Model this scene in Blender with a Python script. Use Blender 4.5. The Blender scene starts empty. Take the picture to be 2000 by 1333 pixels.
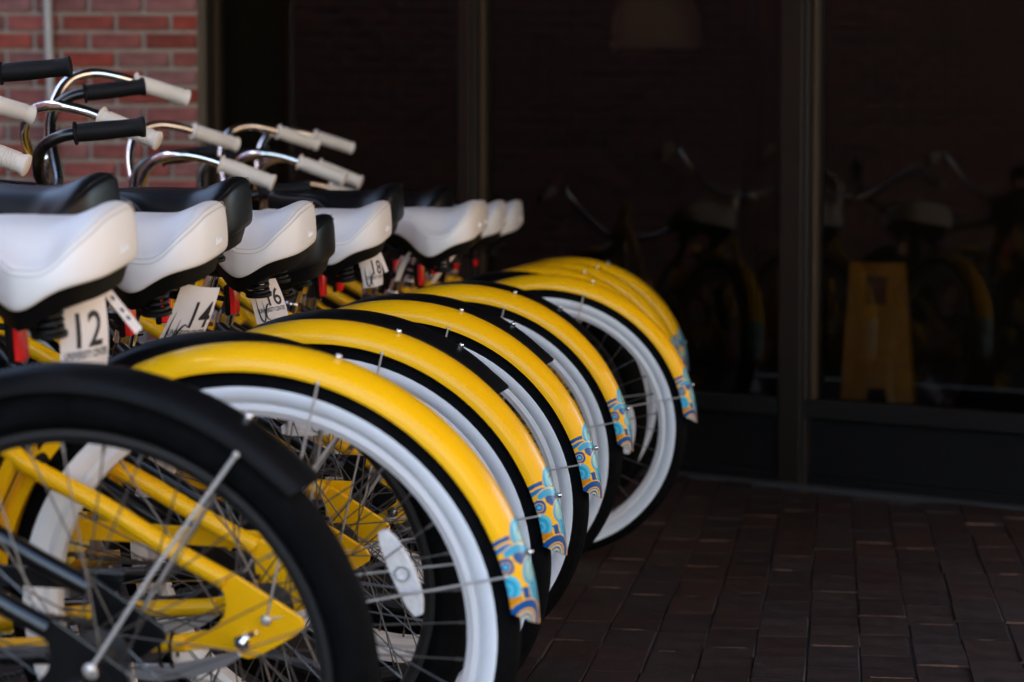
import bpy, math, random
from mathutils import Vector, Matrix, noise
random.seed(7)
sc = bpy.context.scene
COL = sc.collection
R_ = math.radians

# ------------------------------------------------------------------ camera, light, exposure
CAM_H = 0.870
cam_d = bpy.data.cameras.new("camera")
cam_d.sensor_width = 36.0
cam_d.lens = 36.0 * 4300 / 2000
cam_d.clip_start = 0.05
cam_d.clip_end = 500
cam_d.dof.use_dof = True
cam_d.dof.focus_distance = 3.75
cam_d.dof.aperture_fstop = 4.0
cam_d.dof.aperture_blades = 0
cam = bpy.data.objects.new("camera", cam_d)
COL.objects.link(cam)
PITCH = math.atan(276.5 / 4300)
cam.location = (0, 0, CAM_H)
cam.rotation_euler = (math.pi / 2 - PITCH, 0, 0)
sc.camera = cam

SUN_EL, SUN_AZ = R_(46), R_(255)          # azimuth measured from +Y towards +X
world = bpy.data.worlds.new("World")
sc.world = world
world.use_nodes = True
wn = world.node_tree.nodes
wl = world.node_tree.links
wn.clear()
sky = wn.new('ShaderNodeTexSky')
sky.sky_type = 'NISHITA'
sky.sun_disc = False
sky.sun_elevation = SUN_EL
sky.sun_rotation = SUN_AZ
sky.ozone_density = 0.45
bg = wn.new('ShaderNodeBackground')
bg.inputs['Strength'].default_value = 0.15
wo = wn.new('ShaderNodeOutputWorld')
wl.new(sky.outputs[0], bg.inputs[0])
wl.new(bg.outputs[0], wo.inputs[0])

sun_d = bpy.data.lights.new("sun", 'SUN')
sun_d.energy = 3.5
sun_d.angle = R_(0.5)
sun_d.color = (1.0, 0.92, 0.81)
sun = bpy.data.objects.new("sun", sun_d)
COL.objects.link(sun)
sdir = Vector((math.sin(SUN_AZ) * math.cos(SUN_EL), math.cos(SUN_AZ) * math.cos(SUN_EL), math.sin(SUN_EL)))
sun.rotation_euler = sdir.to_track_quat('Z', 'Y').to_euler()
sun.location = sdir * 20

sc.view_settings.view_transform = 'Standard'
sc.view_settings.look = 'None'
sc.view_settings.gamma = 1
sc.view_settings.use_curve_mapping = False
sc.view_settings.exposure = 2.62
sc.render.engine = 'CYCLES'
sc.cycles.max_bounces = 8
sc.cycles.transparent_max_bounces = 12
sc.cycles.sample_clamp_indirect = 4
sc.cycles.use_denoising = True

# ------------------------------------------------------------------ materials
def mat(name, base, rough=0.5, metal=0.0, coat=0.0, spec=0.5, var=0.0, nscale=40.0, bump=0.0, bscale=300.0,
        rvar=0.0, objvar=0.0, attr=None, sheen=0.0):
    m = bpy.data.materials.new(name)
    m.use_nodes = True
    nt = m.node_tree
    N, L = nt.nodes, nt.links
    p = N['Principled BSDF']
    p.inputs['Base Color'].default_value = (*base, 1)
    p.inputs['Roughness'].default_value = rough
    p.inputs['Metallic'].default_value = metal
    p.inputs['Coat Weight'].default_value = coat
    p.inputs['Coat Roughness'].default_value = 0.05
    p.inputs['Specular IOR Level'].default_value = spec
    tc = N.new('ShaderNodeTexCoord')
    col = None
    if attr:
        a = N.new('ShaderNodeAttribute'); a.attribute_name = attr
        col = a.outputs['Color']
    if var or rvar:
        n = N.new('ShaderNodeTexNoise'); n.inputs['Scale'].default_value = nscale
        n.inputs['Detail'].default_value = 6
        L.new(tc.outputs['Object'], n.inputs['Vector'])
        if var:
            mr = N.new('ShaderNodeMapRange')
            mr.inputs[1].default_value = 0.25; mr.inputs[2].default_value = 0.75
            mr.inputs[3].default_value = 1 - var; mr.inputs[4].default_value = 1 + var
            L.new(n.outputs['Fac'], mr.inputs[0])
            vm = N.new('ShaderNodeVectorMath'); vm.operation = 'SCALE'
            if col: L.new(col, vm.inputs[0])
            else: vm.inputs[0].default_value = base
            L.new(mr.outputs[0], vm.inputs['Scale'])
            col = vm.outputs[0]
        if rvar:
            mr2 = N.new('ShaderNodeMapRange')
            mr2.inputs[1].default_value = 0.3; mr2.inputs[2].default_value = 0.7
            mr2.inputs[3].default_value = max(0.02, rough - rvar); mr2.inputs[4].default_value = min(1, rough + rvar)
            L.new(n.outputs['Fac'], mr2.inputs[0])
            L.new(mr2.outputs[0], p.inputs['Roughness'])
    if objvar:
        oi = N.new('ShaderNodeObjectInfo')
        mr3 = N.new('ShaderNodeMapRange')
        mr3.inputs[3].default_value = 1 - objvar; mr3.inputs[4].default_value = 1 + objvar
        L.new(oi.outputs['Random'], mr3.inputs[0])
        hs = N.new('ShaderNodeHueSaturation')
        L.new(mr3.outputs[0], hs.inputs['Value'])
        m2 = N.new('ShaderNodeMath'); m2.operation = 'MULTIPLY_ADD'
        wnz = N.new('ShaderNodeTexWhiteNoise'); wnz.noise_dimensions = '1D'
        L.new(oi.outputs['Random'], wnz.inputs['W'])
        m2.inputs[1].default_value = 0.4; m2.inputs[2].default_value = 0.72
        L.new(wnz.outputs['Value'], m2.inputs[0])
        L.new(m2.outputs[0], hs.inputs['Saturation'])
        if col: L.new(col, hs.inputs['Color'])
        else: hs.inputs['Color'].default_value = (*base, 1)
        col = hs.outputs[0]
    if col: L.new(col, p.inputs['Base Color'])
    if bump:
        nb = N.new('ShaderNodeTexNoise'); nb.inputs['Scale'].default_value = bscale
        nb.inputs['Detail'].default_value = 4
        L.new(tc.outputs['Object'], nb.inputs['Vector'])
        b = N.new('ShaderNodeBump'); b.inputs['Strength'].default_value = bump; b.inputs['Distance'].default_value = 0.002
        L.new(nb.outputs['Fac'], b.inputs['Height'])
        L.new(b.outputs[0], p.inputs['Normal'])
    return m

M = {}
M['yellow'] = mat('yellow_paint', (0.89, 0.465, 0.003), 0.36, coat=0.28, spec=0.15, var=0.04, nscale=9, rvar=0.06)
M['decal'] = mat('painted_waves', (0.5, 0.5, 0.5), 0.36, coat=0.14, spec=0.2, attr='paint')
M['lemon'] = mat('lemon_plastic', (0.75, 0.55, 0.03), 0.5)
M['black'] = mat('black_paint', (0.004, 0.004, 0.0045), 0.30, coat=0.2, rvar=0.05, nscale=20)
M['satin'] = mat('satin_black_metal', (0.0035, 0.0035, 0.004), 0.48, spec=0.09, rvar=0.08, nscale=15)
M['rubber'] = mat('tyre_rubber', (0.0038, 0.0038, 0.0041), 0.75, spec=0.04, var=0.35, nscale=60, bump=0.25, bscale=500)
M['white_rubber'] = mat('whitewall_rubber', (0.84, 0.85, 0.86), 0.5, var=0.04, nscale=14, bump=0.08, bscale=200)
M['rim'] = mat('rim_alloy', (0.82, 0.80, 0.78), 0.35, metal=0.1, rvar=0.06)
M['black_rim'] = mat('black_rim', (0.012, 0.012, 0.012), 0.38)
M['chrome'] = mat('chrome', (0.82, 0.82, 0.82), 0.07, metal=1.0, rvar=0.03, nscale=30)
M['steel'] = mat('spoke_steel', (0.15, 0.14, 0.13), 0.4, metal=0.8)
M['darksteel'] = mat('dark_steel', (0.10, 0.10, 0.10), 0.4, metal=0.9)
M['vinyl'] = mat('white_vinyl', (0.78, 0.76, 0.74), 0.46, bump=0.06, bscale=420, var=0.02, nscale=10)
M['black_vinyl'] = mat('black_vinyl', (0.005, 0.005, 0.006), 0.38, spec=0.22, bump=0.08, bscale=420)
M['grip'] = mat('cream_grip', (0.74, 0.68, 0.60), 0.55, var=0.04, nscale=30, bump=0.06)
M['black_grip'] = mat('black_grip', (0.005, 0.005, 0.006), 0.6, spec=0.2)
M['plastic'] = mat('black_plastic', (0.0035, 0.0035, 0.0035), 0.5, spec=0.15)
M['spring'] = mat('black_spring', (0.004, 0.004, 0.004), 0.5, spec=0.2)
M['paper'] = mat('paper_tag', (0.70, 0.66, 0.65), 0.6, var=0.03, nscale=20)
M['ink'] = mat('black_ink', (0.012, 0.011, 0.014), 0.6)
M['grey_ink'] = mat('grey_ink', (0.10, 0.095, 0.10), 0.6)
M['red'] = mat('red_reflector', (0.95, 0.022, 0.020), 0.22, coat=0.8, bump=0.5, bscale=260)
M['reflector'] = mat('white_reflector', (0.72, 0.70, 0.68), 0.22, coat=0.5, bump=0.6, bscale=230, var=0.12, nscale=120)
M['silver'] = mat('brushed_silver', (0.62, 0.61, 0.60), 0.3, metal=0.8)
M['seam'] = mat('seam_thread', (0.55, 0.52, 0.49), 0.6)
M['script'] = mat('pale_script', (0.85, 0.85, 0.86), 0.15, coat=0.5)
M['stay'] = mat('stay_rod', (0.55, 0.53, 0.50), 0.35, metal=0.55)
M['stone'] = mat('pale_stone', (0.36, 0.25, 0.165), 0.8, var=0.08, nscale=1.5)
M['bounce_paving'] = mat('bounce_concrete', (0.34, 0.31, 0.27), 0.8, var=0.1, nscale=3)
M['cream_pipe'] = mat('galvanised_pipe', (0.42, 0.40, 0.36), 0.5, metal=0.1, var=0.1, nscale=6)
M['frame'] = mat('bronze_frame', (0.017, 0.0125, 0.0095), 0.42, spec=0.35, metal=0.2, var=0.1, nscale=5)
M['frame_edge'] = mat('bronze_edge', (0.07, 0.042, 0.022), 0.4, metal=0.4)
M['panel'] = mat('black_panel', (0.0045, 0.0045, 0.0045), 0.5, spec=0.25, var=0.2, nscale=3)
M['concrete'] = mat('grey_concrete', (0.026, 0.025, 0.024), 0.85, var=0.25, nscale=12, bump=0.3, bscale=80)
M['sign'] = mat('yellow_sign_plastic', (0.66, 0.29, 0.010), 0.5)
M['sign_dark'] = mat('dark_print', (0.16, 0.05, 0.01), 0.5)
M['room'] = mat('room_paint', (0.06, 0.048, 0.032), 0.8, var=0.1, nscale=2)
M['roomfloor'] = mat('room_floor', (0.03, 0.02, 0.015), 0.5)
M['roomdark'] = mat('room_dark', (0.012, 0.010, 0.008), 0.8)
M['shade'] = mat('lamp_shade', (0.30, 0.24, 0.18), 0.7)
M['soffit'] = mat('soffit', (0.05, 0.048, 0.045), 0.8, var=0.1, nscale=2)

def brick_mats():
    m = mat('brick', (0.225, 0.053, 0.038), 0.88, var=0.42, nscale=22, bump=0.5, bscale=120, objvar=0.26)
    mo = mat('mortar', (0.39, 0.345, 0.29), 0.9, var=0.18, nscale=40, bump=0.5, bscale=200)
    return m, mo
M['brick'], M['mortar'] = brick_mats()
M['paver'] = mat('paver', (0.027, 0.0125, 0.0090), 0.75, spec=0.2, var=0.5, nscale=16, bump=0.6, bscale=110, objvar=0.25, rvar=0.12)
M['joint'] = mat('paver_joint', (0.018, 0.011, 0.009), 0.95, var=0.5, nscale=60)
M['grout'] = mat('grout_edge', (0.10, 0.048, 0.026), 0.9, var=0.5, nscale=60)

def brick_texture_mat(name, c1, c2, mo, scale, vertical=True):
    m = bpy.data.materials.new(name); m.use_nodes = True
    N, L = m.node_tree.nodes, m.node_tree.links
    p = N['Principled BSDF']; p.inputs['Roughness'].default_value = 0.85
    tc = N.new('ShaderNodeTexCoord')
    sp = N.new('ShaderNodeSeparateXYZ'); L.new(tc.outputs['Object'], sp.inputs[0])
    cb = N.new('ShaderNodeCombineXYZ')
    if vertical == 'X':
        L.new(sp.outputs['X'], cb.inputs[0]); L.new(sp.outputs['Z'], cb.inputs[1])
    elif vertical == 'Y':
        L.new(sp.outputs['Y'], cb.inputs[0]); L.new(sp.outputs['Z'], cb.inputs[1])
    else:
        L.new(sp.outputs['Y'], cb.inputs[0]); L.new(sp.outputs['X'], cb.inputs[1])
    b = N.new('ShaderNodeTexBrick')
    b.inputs['Scale'].default_value = 1.0
    b.inputs['Brick Width'].default_value = 0.2032 if vertical != 'G' else 0.2
    b.inputs['Row Height'].default_value = 0.0677 if vertical != 'G' else 0.1
    b.inputs['Mortar Size'].default_value = 0.005 if vertical != 'G' else 0.002
    b.inputs['Color1'].default_value = (*c1, 1); b.inputs['Color2'].default_value = (*c2, 1)
    b.inputs['Mortar'].default_value = (*mo, 1)
    L.new(cb.outputs[0], b.inputs['Vector'])
    n = N.new('ShaderNodeTexNoise'); n.inputs['Scale'].default_value = 18; n.inputs['Detail'].default_value = 6
    L.new(tc.outputs['Object'], n.inputs['Vector'])
    mx = N.new('ShaderNodeMixRGB'); mx.blend_type = 'MULTIPLY'; mx.inputs[0].default_value = 0.6
    L.new(b.outputs['Color'], mx.inputs[1]); L.new(n.outputs['Fac'], mx.inputs[2])
    L.new(mx.outputs[0], p.inputs['Base Color'])
    bp = N.new('ShaderNodeBump'); bp.inputs['Strength'].default_value = 0.6; bp.inputs['Distance'].default_value = 0.004
    bp.invert = True
    L.new(b.outputs['Fac'], bp.inputs['Height']); L.new(bp.outputs[0], p.inputs['Normal'])
    return m
M['brick_far'] = brick_texture_mat('brick_courses', (0.42, 0.12, 0.08), (0.26, 0.075, 0.055), (0.50, 0.44, 0.37), 1, 'Y')
M['brick_farx'] = brick_texture_mat('brick_courses_x', (0.42, 0.105, 0.078), (0.32, 0.080, 0.058), (0.60, 0.53, 0.46), 1, 'X')
M['ground_far'] = brick_texture_mat('paver_courses', (0.040, 0.0195, 0.015), (0.030, 0.015, 0.012), (0.016, 0.010, 0.008), 1, 'G')

def glass_mat():
    m = bpy.data.materials.new('tinted_glass'); m.use_nodes = True
    N, L = m.node_tree.nodes, m.node_tree.links
    N.remove(N['Principled BSDF'])
    out = [n for n in N if n.type == 'OUTPUT_MATERIAL'][0]
    tr = N.new('ShaderNodeBsdfTransparent'); tr.inputs[0].default_value = (0.42, 0.38, 0.33, 1)
    gl = N.new('ShaderNodeBsdfGlossy'); gl.inputs['Roughness'].default_value = 0.03
    gl.inputs['Color'].default_value = (0.80, 0.80, 0.77, 1)
    fr = N.new('ShaderNodeFresnel'); fr.inputs['IOR'].default_value = 1.5
    mx = N.new('ShaderNodeMixShader')
    L.new(fr.outputs[0], mx.inputs[0]); L.new(tr.outputs[0], mx.inputs[1]); L.new(gl.outputs[0], mx.inputs[2])
    L.new(mx.outputs[0], out.inputs['Surface'])
    return m
M['glass'] = glass_mat()

# ------------------------------------------------------------------ mesh helpers
class MB:
    def __init__(s): s.v = []; s.f = []
    def add(s, v, f):
        o = len(s.v); s.v += [tuple(p) for p in v]; s.f += [tuple(i + o for i in q) for q in f]; return s
    def box(s, c, d, rot=None):
        x, y, z = (k / 2 for k in d)
        vs = [Vector((sx * x, sy * y, sz * z)) for sz in (-1, 1) for sy in (-1, 1) for sx in (-1, 1)]
        if rot: vs = [rot @ v for v in vs]
        vs = [v + Vector(c) for v in vs]
        return s.add(vs, [(0, 2, 3, 1), (4, 5, 7, 6), (0, 1, 5, 4), (2, 6, 7, 3), (0, 4, 6, 2), (1, 3, 7, 5)])
    def tube(s, pts, r, n=10, cap=True, flat=None):
        pts = [Vector(p) for p in pts]
        rs = r if isinstance(r, (list, tuple)) else [r] * len(pts)
        t0 = (pts[1] - pts[0]).normalized()
        up = Vector((0, 0, 1)) if abs(t0.z) < 0.9 else Vector((0, 1, 0))
        nrm = (up - t0 * up.dot(t0)).normalized()
        o = len(s.v)
        for i, p in enumerate(pts):
            a = pts[max(i - 1, 0)]; b = pts[min(i + 1, len(pts) - 1)]
            t = (b - a).normalized()
            nrm = (nrm - t * nrm.dot(t)).normalized()
            bi = t.cross(nrm)
            for k in range(n):
                an = 2 * math.pi * k / n
                s.v.append(tuple(p + (nrm * math.cos(an) + bi * math.sin(an)) * rs[i]))
        for i in range(len(pts) - 1):
            for k in range(n):
                k2 = (k + 1) % n
                s.f.append((o + i * n + k, o + i * n + k2, o + (i + 1) * n + k2, o + (i + 1) * n + k))
        if cap:
            s.f.append(tuple(o + k for k in reversed(range(n))))
            e = o + (len(pts) - 1) * n
            s.f.append(tuple(e + k for k in range(n)))
        return s
    def ring(s, prof, c, n=72, closed=False):
        """revolve profile [(radius, lateral)] about the y axis through c"""
        o = len(s.v); m = len(prof)
        for i in range(n):
            a = 2 * math.pi * i / n
            for (r, y) in prof:
                s.v.append((c[0] + r * math.cos(a), c[1] + y, c[2] + r * math.sin(a)))
        for i in range(n):
            i2 = (i + 1) % n
            for k in range(m if closed else m - 1):
                k2 = (k + 1) % m
                s.f.append((o + i * m + k, o + i * m + k2, o + i2 * m + k2, o + i2 * m + k))
        return s
    def sphere(s, c, r, n=8, m=6, sc=(1, 1, 1)):
        o = len(s.v)
        for j in range(m + 1):
            th = math.pi * j / m
            for i in range(n):
                ph = 2 * math.pi * i / n
                s.v.append((c[0] + sc[0] * r * math.sin(th) * math.cos(ph), c[1] + sc[1] * r * math.sin(th) * math.sin(ph), c[2] + sc[2] * r * math.cos(th)))
        for j in range(m):
            for i in range(n):
                i2 = (i + 1) % n
                s.f.append((o + j * n + i, o + (j + 1) * n + i, o + (j + 1) * n + i2, o + j * n + i2))
        return s
    def plate(s, poly, y0, y1):
        """extrude an x-z polygon between two y values"""
        n = len(poly); o = len(s.v)
        for y in (y0, y1):
            for (x, z) in poly: s.v.append((x, y, z))
        s.f.append(tuple(o + i for i in range(n))); s.f.append(tuple(o + n + i for i in reversed(range(n))))
        for i in range(n):
            j = (i + 1) % n
            s.f.append((o + i, o + j, o + n + j, o + n + i))
        return s
    def build(s, name, m, parent=None, smooth=True, bevel=0.0, subsurf=0, kind=None, sharp=40):
        me = bpy.data.meshes.new(name)
        me.from_pydata(s.v, [], s.f); me.validate(); me.update()
        ob = bpy.data.objects.new(name, me)
        COL.objects.link(ob)
        me.materials.append(m)
        fix_normals(me)
        if smooth:
            me.shade_smooth() if hasattr(me, 'shade_smooth') else None
            try: me.set_sharp_from_angle(angle=R_(sharp))
            except Exception: pass
        if bevel:
            b = ob.modifiers.new('bevel', 'BEVEL'); b.width = bevel; b.segments = 2; b.limit_method = 'ANGLE'
        if subsurf:
            b = ob.modifiers.new('subsurf', 'SUBSURF'); b.levels = subsurf; b.render_levels = subsurf
        if parent: ob.parent = parent
        if kind: ob['kind'] = kind
        return ob

import bmesh
def fix_normals(me):
    bm = bmesh.new(); bm.from_mesh(me)
    bmesh.ops.recalc_face_normals(bm, faces=bm.faces)
    bm.to_mesh(me); bm.free()

def smooth_path(pts, k=6):
    """Catmull-Rom through the points"""
    P = [Vector(p) for p in pts]
    P = [P[0] * 2 - P[1]] + P + [P[-1] * 2 - P[-2]]
    out = []
    for i in range(1, len(P) - 2):
        a, b, c, d = P[i - 1], P[i], P[i + 1], P[i + 2]
        for j in range(k):
            t = j / k
            out.append(0.5 * ((2 * b) + (c - a) * t + (2 * a - 5 * b + 4 * c - d) * t * t + (3 * b - a - 3 * c + d) * t ** 3))
    out.append(P[-2])
    return out

def tag(o, label=None, cat=None, group=None, kind=None):
    if label: o['label'] = label
    if cat: o['category'] = cat
    if group: o['group'] = group
    if kind: o['kind'] = kind
    return o
def empty(name, parent=None):
    o = bpy.data.objects.new(name, None); o.empty_display_size = 0.1
    COL.objects.link(o)
    if parent: o.parent = parent
    return o
KIDS = {}
def copy_tree(o, parent=None):
    c = o.copy(); COL.objects.link(c)
    if parent: c.parent = parent
    for ch in list(CHILD.get(o.name, [])):
        copy_tree(ch, c)
    return c
CHILD = {}
def index_children():
    CHILD.clear()
    for o in bpy.data.objects:
        if o.parent: CHILD.setdefault(o.parent.name, []).append(o)

# ------------------------------------------------------------------ setting: ground, walls, storefront
ROW = R_(8.4)                                   # the row of bicycles and the paving run this way
g = MB()
g.add([(-60, -60, -0.012), (60, -60, -0.012), (60, 60, -0.012), (-60, 60, -0.012)], [(0, 1, 2, 3)])
ground = g.build('pavement', M['ground_far'], smooth=False)
ground.rotation_euler = (0, 0, -ROW)
tag(ground, kind='structure')
bed = MB().add([(-0.6, 3.1, -0.0048), (2.6, 3.1, -0.0048), (2.6, 7.6, -0.0048), (-0.6, 7.6, -0.0048)], [(0, 1, 2, 3)]).build('paver_bed', M['joint'], smooth=False)
bed.parent = ground
bed.rotation_euler = (0, 0, ROW)
# glazing line: Y = GY - GT * X
GY, GT = 7.50, 0.85
def gl_y(x): return GY - GT * x
def ground_pt(u, v):
    c, s = math.cos(PITCH), math.sin(PITCH)
    x = (u - 1000) / 4300; yv = -(v - 666.5) / 4300
    d = Vector((x, c + yv * s, -s + yv * c)); t = -CAM_H / d.z
    return d * t
def paver_mesh(seed, w, l):
    rnd = random.Random(seed)
    b = MB(); e = 0.0022
    hx, hy = w / 2, l / 2
    j = lambda: rnd.uniform(-0.0012, 0.0012)
    v = []
    for (ex, z) in ((0, -0.03), (0, -0.004), (e, 0.0)):
        for (sx, sy) in ((-1, -1), (1, -1), (1, 1), (-1, 1)):
            v.append((sx * (hx - ex) + j(), sy * (hy - ex) + j(), z + (rnd.uniform(-0.0006, 0.0006) if z == 0 else 0)))
    f = [(8, 9, 10, 11)]
    for a in (0, 4):
        for k in range(4):
            k2 = (k + 1) % 4
            f.append((a + k, a + k2, a + 4 + k2, a + 4 + k))
    return b.add(v, f)
pm = []
for sd in range(6):
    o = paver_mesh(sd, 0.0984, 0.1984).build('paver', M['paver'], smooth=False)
    pm.append(o.data); bpy.data.objects.remove(o)
cand = []
cr, sr = math.cos(ROW), math.sin(ROW)
for ci in range(-12, 30):
    off = ((ci * 0.618) % 1.0) * 0.2 if ci % 3 else 0.1 * (ci % 2)
    for ri in range(14, 42):
        lx = ci * 0.1; ly = ri * 0.2 + off
        X = lx * cr + ly * sr; Y = -lx * sr + ly * cr
        if Y > gl_y(X) - 0.20 or Y < 3.45: continue
        u = 1000 + 4300 * X / Y
        if u > 2130 or u < 880: continue
        cand.append((Y, X, lx, ly))
cand.sort()
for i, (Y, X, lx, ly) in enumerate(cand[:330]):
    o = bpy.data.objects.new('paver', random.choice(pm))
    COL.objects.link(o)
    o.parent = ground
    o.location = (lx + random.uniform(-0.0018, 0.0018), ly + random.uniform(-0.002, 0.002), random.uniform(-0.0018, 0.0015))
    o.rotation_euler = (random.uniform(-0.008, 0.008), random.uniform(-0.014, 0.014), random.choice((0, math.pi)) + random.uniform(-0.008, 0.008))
# pale grains caught in the joints
rnd = random.Random(5)
gr = MB()
for (Y, X, lx, ly) in cand[:330]:
    if rnd.random() < 0.38:
        s_ = rnd.choice((-1, 1)); w = rnd.uniform(0.02, 0.09); cx_ = lx + rnd.uniform(-0.02, 0.02)
        gr.box((cx_, ly + s_ * 0.1, -0.0012), (w, rnd.uniform(0.0015, 0.0035), 0.004))
grains = gr.build('joint_sand', M['grout'], ground, smooth=False, kind='stuff')

# concrete strip along the foot of the storefront
def along(t, d=0.0, z=0.0):
    """point on the storefront line: t metres along from X=0, d metres out towards the paving"""
    k = math.hypot(1, GT)
    return Vector((t / k - d * GT / k, GY - GT * t / k - d / k, z))
G_ANG = math.atan2(-GT, 1)
G_ROT = Matrix.Rotation(G_ANG, 3, 'Z')
def gbox(b, t0, t1, d0, d1, z0, z1):
    c = along((t0 + t1) / 2, (d0 + d1) / 2, (z0 + z1) / 2)
    return b.box(c, (abs(t1 - t0), abs(d1 - d0), abs(z1 - z0)), G_ROT)
T_L = -1.545
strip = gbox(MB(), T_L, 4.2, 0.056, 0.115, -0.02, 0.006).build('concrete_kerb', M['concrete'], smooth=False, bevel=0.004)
tag(strip, kind='structure')

# brick wall at the left (square to the camera), bricks modelled one by one where they show
WY = 8.2
WX1 = -1.165
wall = empty('brick_wall')
wall.location = (0, WY, 0)
tag(wall, 'red brick wall with pale mortar joints left of the dark windows', 'wall')
MB().box(((-5.0 + WX1) / 2, 0.415, 1.6), (5.0 + WX1 - 0.001, 0.8, 3.2)).build('mortar_bed', M['mortar'], wall, smooth=False)
bms = []
for sd in range(5):
    rnd = random.Random(sd)
    for (w, key) in ((0.188, 'full'), (0.0885, 'half')):
        b = MB(); v = []
        for (e, y) in ((0, 0.02), (0, 0.003), (0.003, 0.0)):
            for (sx, sz) in ((-1, -1), (1, -1), (1, 1), (-1, 1)):
                v.append((sx * (w / 2 - e) + rnd.uniform(-.001, .001), y + (rnd.uniform(-.0008, .0008) if y == 0 else 0), sz * (0.0263 - e) + rnd.uniform(-.0008, .0008)))
        f = [(8, 9, 10, 11)]
        for a in (0, 4):
            for k in range(4):
                k2 = (k + 1) % 4
                f.append((a + k, a + k2, a + 4 + k2, a + 4 + k))
        o = b.add(v, f).build('brick', M['brick'], smooth=False)
        bms.append((key, o.data)); bpy.data.objects.remove(o)
full = [m for k, m in bms if k == 'full']; half = [m for k, m in bms if k == 'half']
nb = 0
for row in range(10, 31):
    z = 0.034 + row * 0.0677
    x = WX1 - 0.002
    first = (row % 2 == 0)
    if first:
        items = [('half', 0.0915)]
    else:
        items = []
    while x > -2.75:
        if first: w, ms = 0.0885, half; first = False
        else: w, ms = 0.188, full
        if nb < 300:
            o = bpy.data.objects.new('brick', random.choice(ms)); COL.objects.link(o); o.parent = wall
            o.location = (x - w / 2, -0.006 + random.uniform(-0.0015, 0.0015), z)
            nb += 1
        x -= w + 0.0152
# courses outside the frame, same wall
far = MB()
far.box(((-5.0 - 2.76) / 2, 0.005, 1.6), (5.0 - 2.76, 0.02, 3.2))
far.box(((-2.76 + WX1) / 2, 0.005, 0.33), (-WX1 + 0.0 + 2.76 - 2 * -WX1 - 0.002 if False else 2.76 + WX1 - 0.002, 0.02, 0.66))
far.box(((-2.76 + WX1) / 2, 0.005, 2.67), (2.76 + WX1 - 0.002, 0.02, 1.06))
far.build('brick_courses', M['brick_farx'], wall, smooth=False)
# conduit pipe on the wall
pipe = empty('conduit_pipe'); pipe.location = (-1.705, WY - 0.05, 0)
tag(pipe, 'thin pale grey conduit pipe running up the red brick wall', 'pipe')
MB().tube([(0.035, 0, 0), (0.0, 0, 1.55), (-0.03, 0, 3.1)], 0.0165, 12).build('pipe_run', M['cream_pipe'], pipe)
for z in (0.35, 2.2):
    MB().box((0, 0.02, z), (0.075, 0.03, 0.022)).build('pipe_clip', M['cream_pipe'], pipe, bevel=0.002)
# facing brick building, out of frame to the left: what the windows reflect
lw = MB().box((-5.2, 1.6, 3.5), (0.4, 13.4, 7.0)).build('brick_building', M['brick_far'], smooth=False)
tag(lw, 'long red brick facade opposite the windows, mirrored dimly in the panes', 'building')

# unseen sunlit building behind right of the camera, added for its warm bounce
rb = MB().box((10.0, -3.0, 4.5), (0.6, 22.0, 9.0)).build('bounce_building', M['stone'], smooth=False)
tag(rb, 'unseen pale stone building in full sun, added to bounce warm light', 'building')
pz = MB().add([(-4.9, -22, -0.004), (9.6, -22, -0.004), (9.6, 0.2, -0.004), (-4.9, 0.2, -0.004)], [(0, 1, 2, 3)]).build('bounce_paving', M['bounce_paving'], smooth=False)  # pale ground added behind the camera to throw warm light upwards
tag(pz, kind='structure')

# storefront
store = empty('storefront')
tag(store, 'dark bronze framed shop window with tall tinted panes and black base panels', 'shop window')
k_ = math.hypot(1, GT)
def t_of_u(u):
    a = (u - 1000) / 4300
    X = a * GY / (1 + a * GT)
    return X * k_
mull = [t_of_u(412), t_of_u(929), t_of_u(1565)]
step = mull[2] - mull[1]
mull.append(mull[2] + step)
mw = [0.095, 0.075, 0.10, 0.10]
Z_SILL, Z_TOP = 0.262, 2.75
M['dark_rail'] = mat('black_rail', (0.008, 0.0075, 0.007), 0.5, spec=0.25, var=0.15, nscale=4)
for i, (t, w) in enumerate(zip(mull, mw)):
    b = MB(); gbox(b, t - w / 2, t + w / 2, -0.06, 0.05, 0.0, Z_TOP)
    mo = b.build('mullion', M['frame'], store, smooth=False, bevel=0.004)
    b = MB(); gbox(b, t + w / 2 + 0.0005, t + w / 2 + 0.012, -0.03, 0.022, Z_SILL, Z_TOP)
    b.build('glazing_bead', M['frame_edge'], mo, smooth=False, bevel=0.002)
    b = MB(); gbox(b, t - w / 2 + 0.012, t + w / 2 - 0.012, 0.0505, 0.062, 0.0, Z_TOP)
    b.build('cover_strip', M['frame'], mo, smooth=False, bevel=0.003)
edges = [(T_L + 0.02, mull[0])] + [(mull[i], mull[i + 1]) for i in range(3)]
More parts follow.
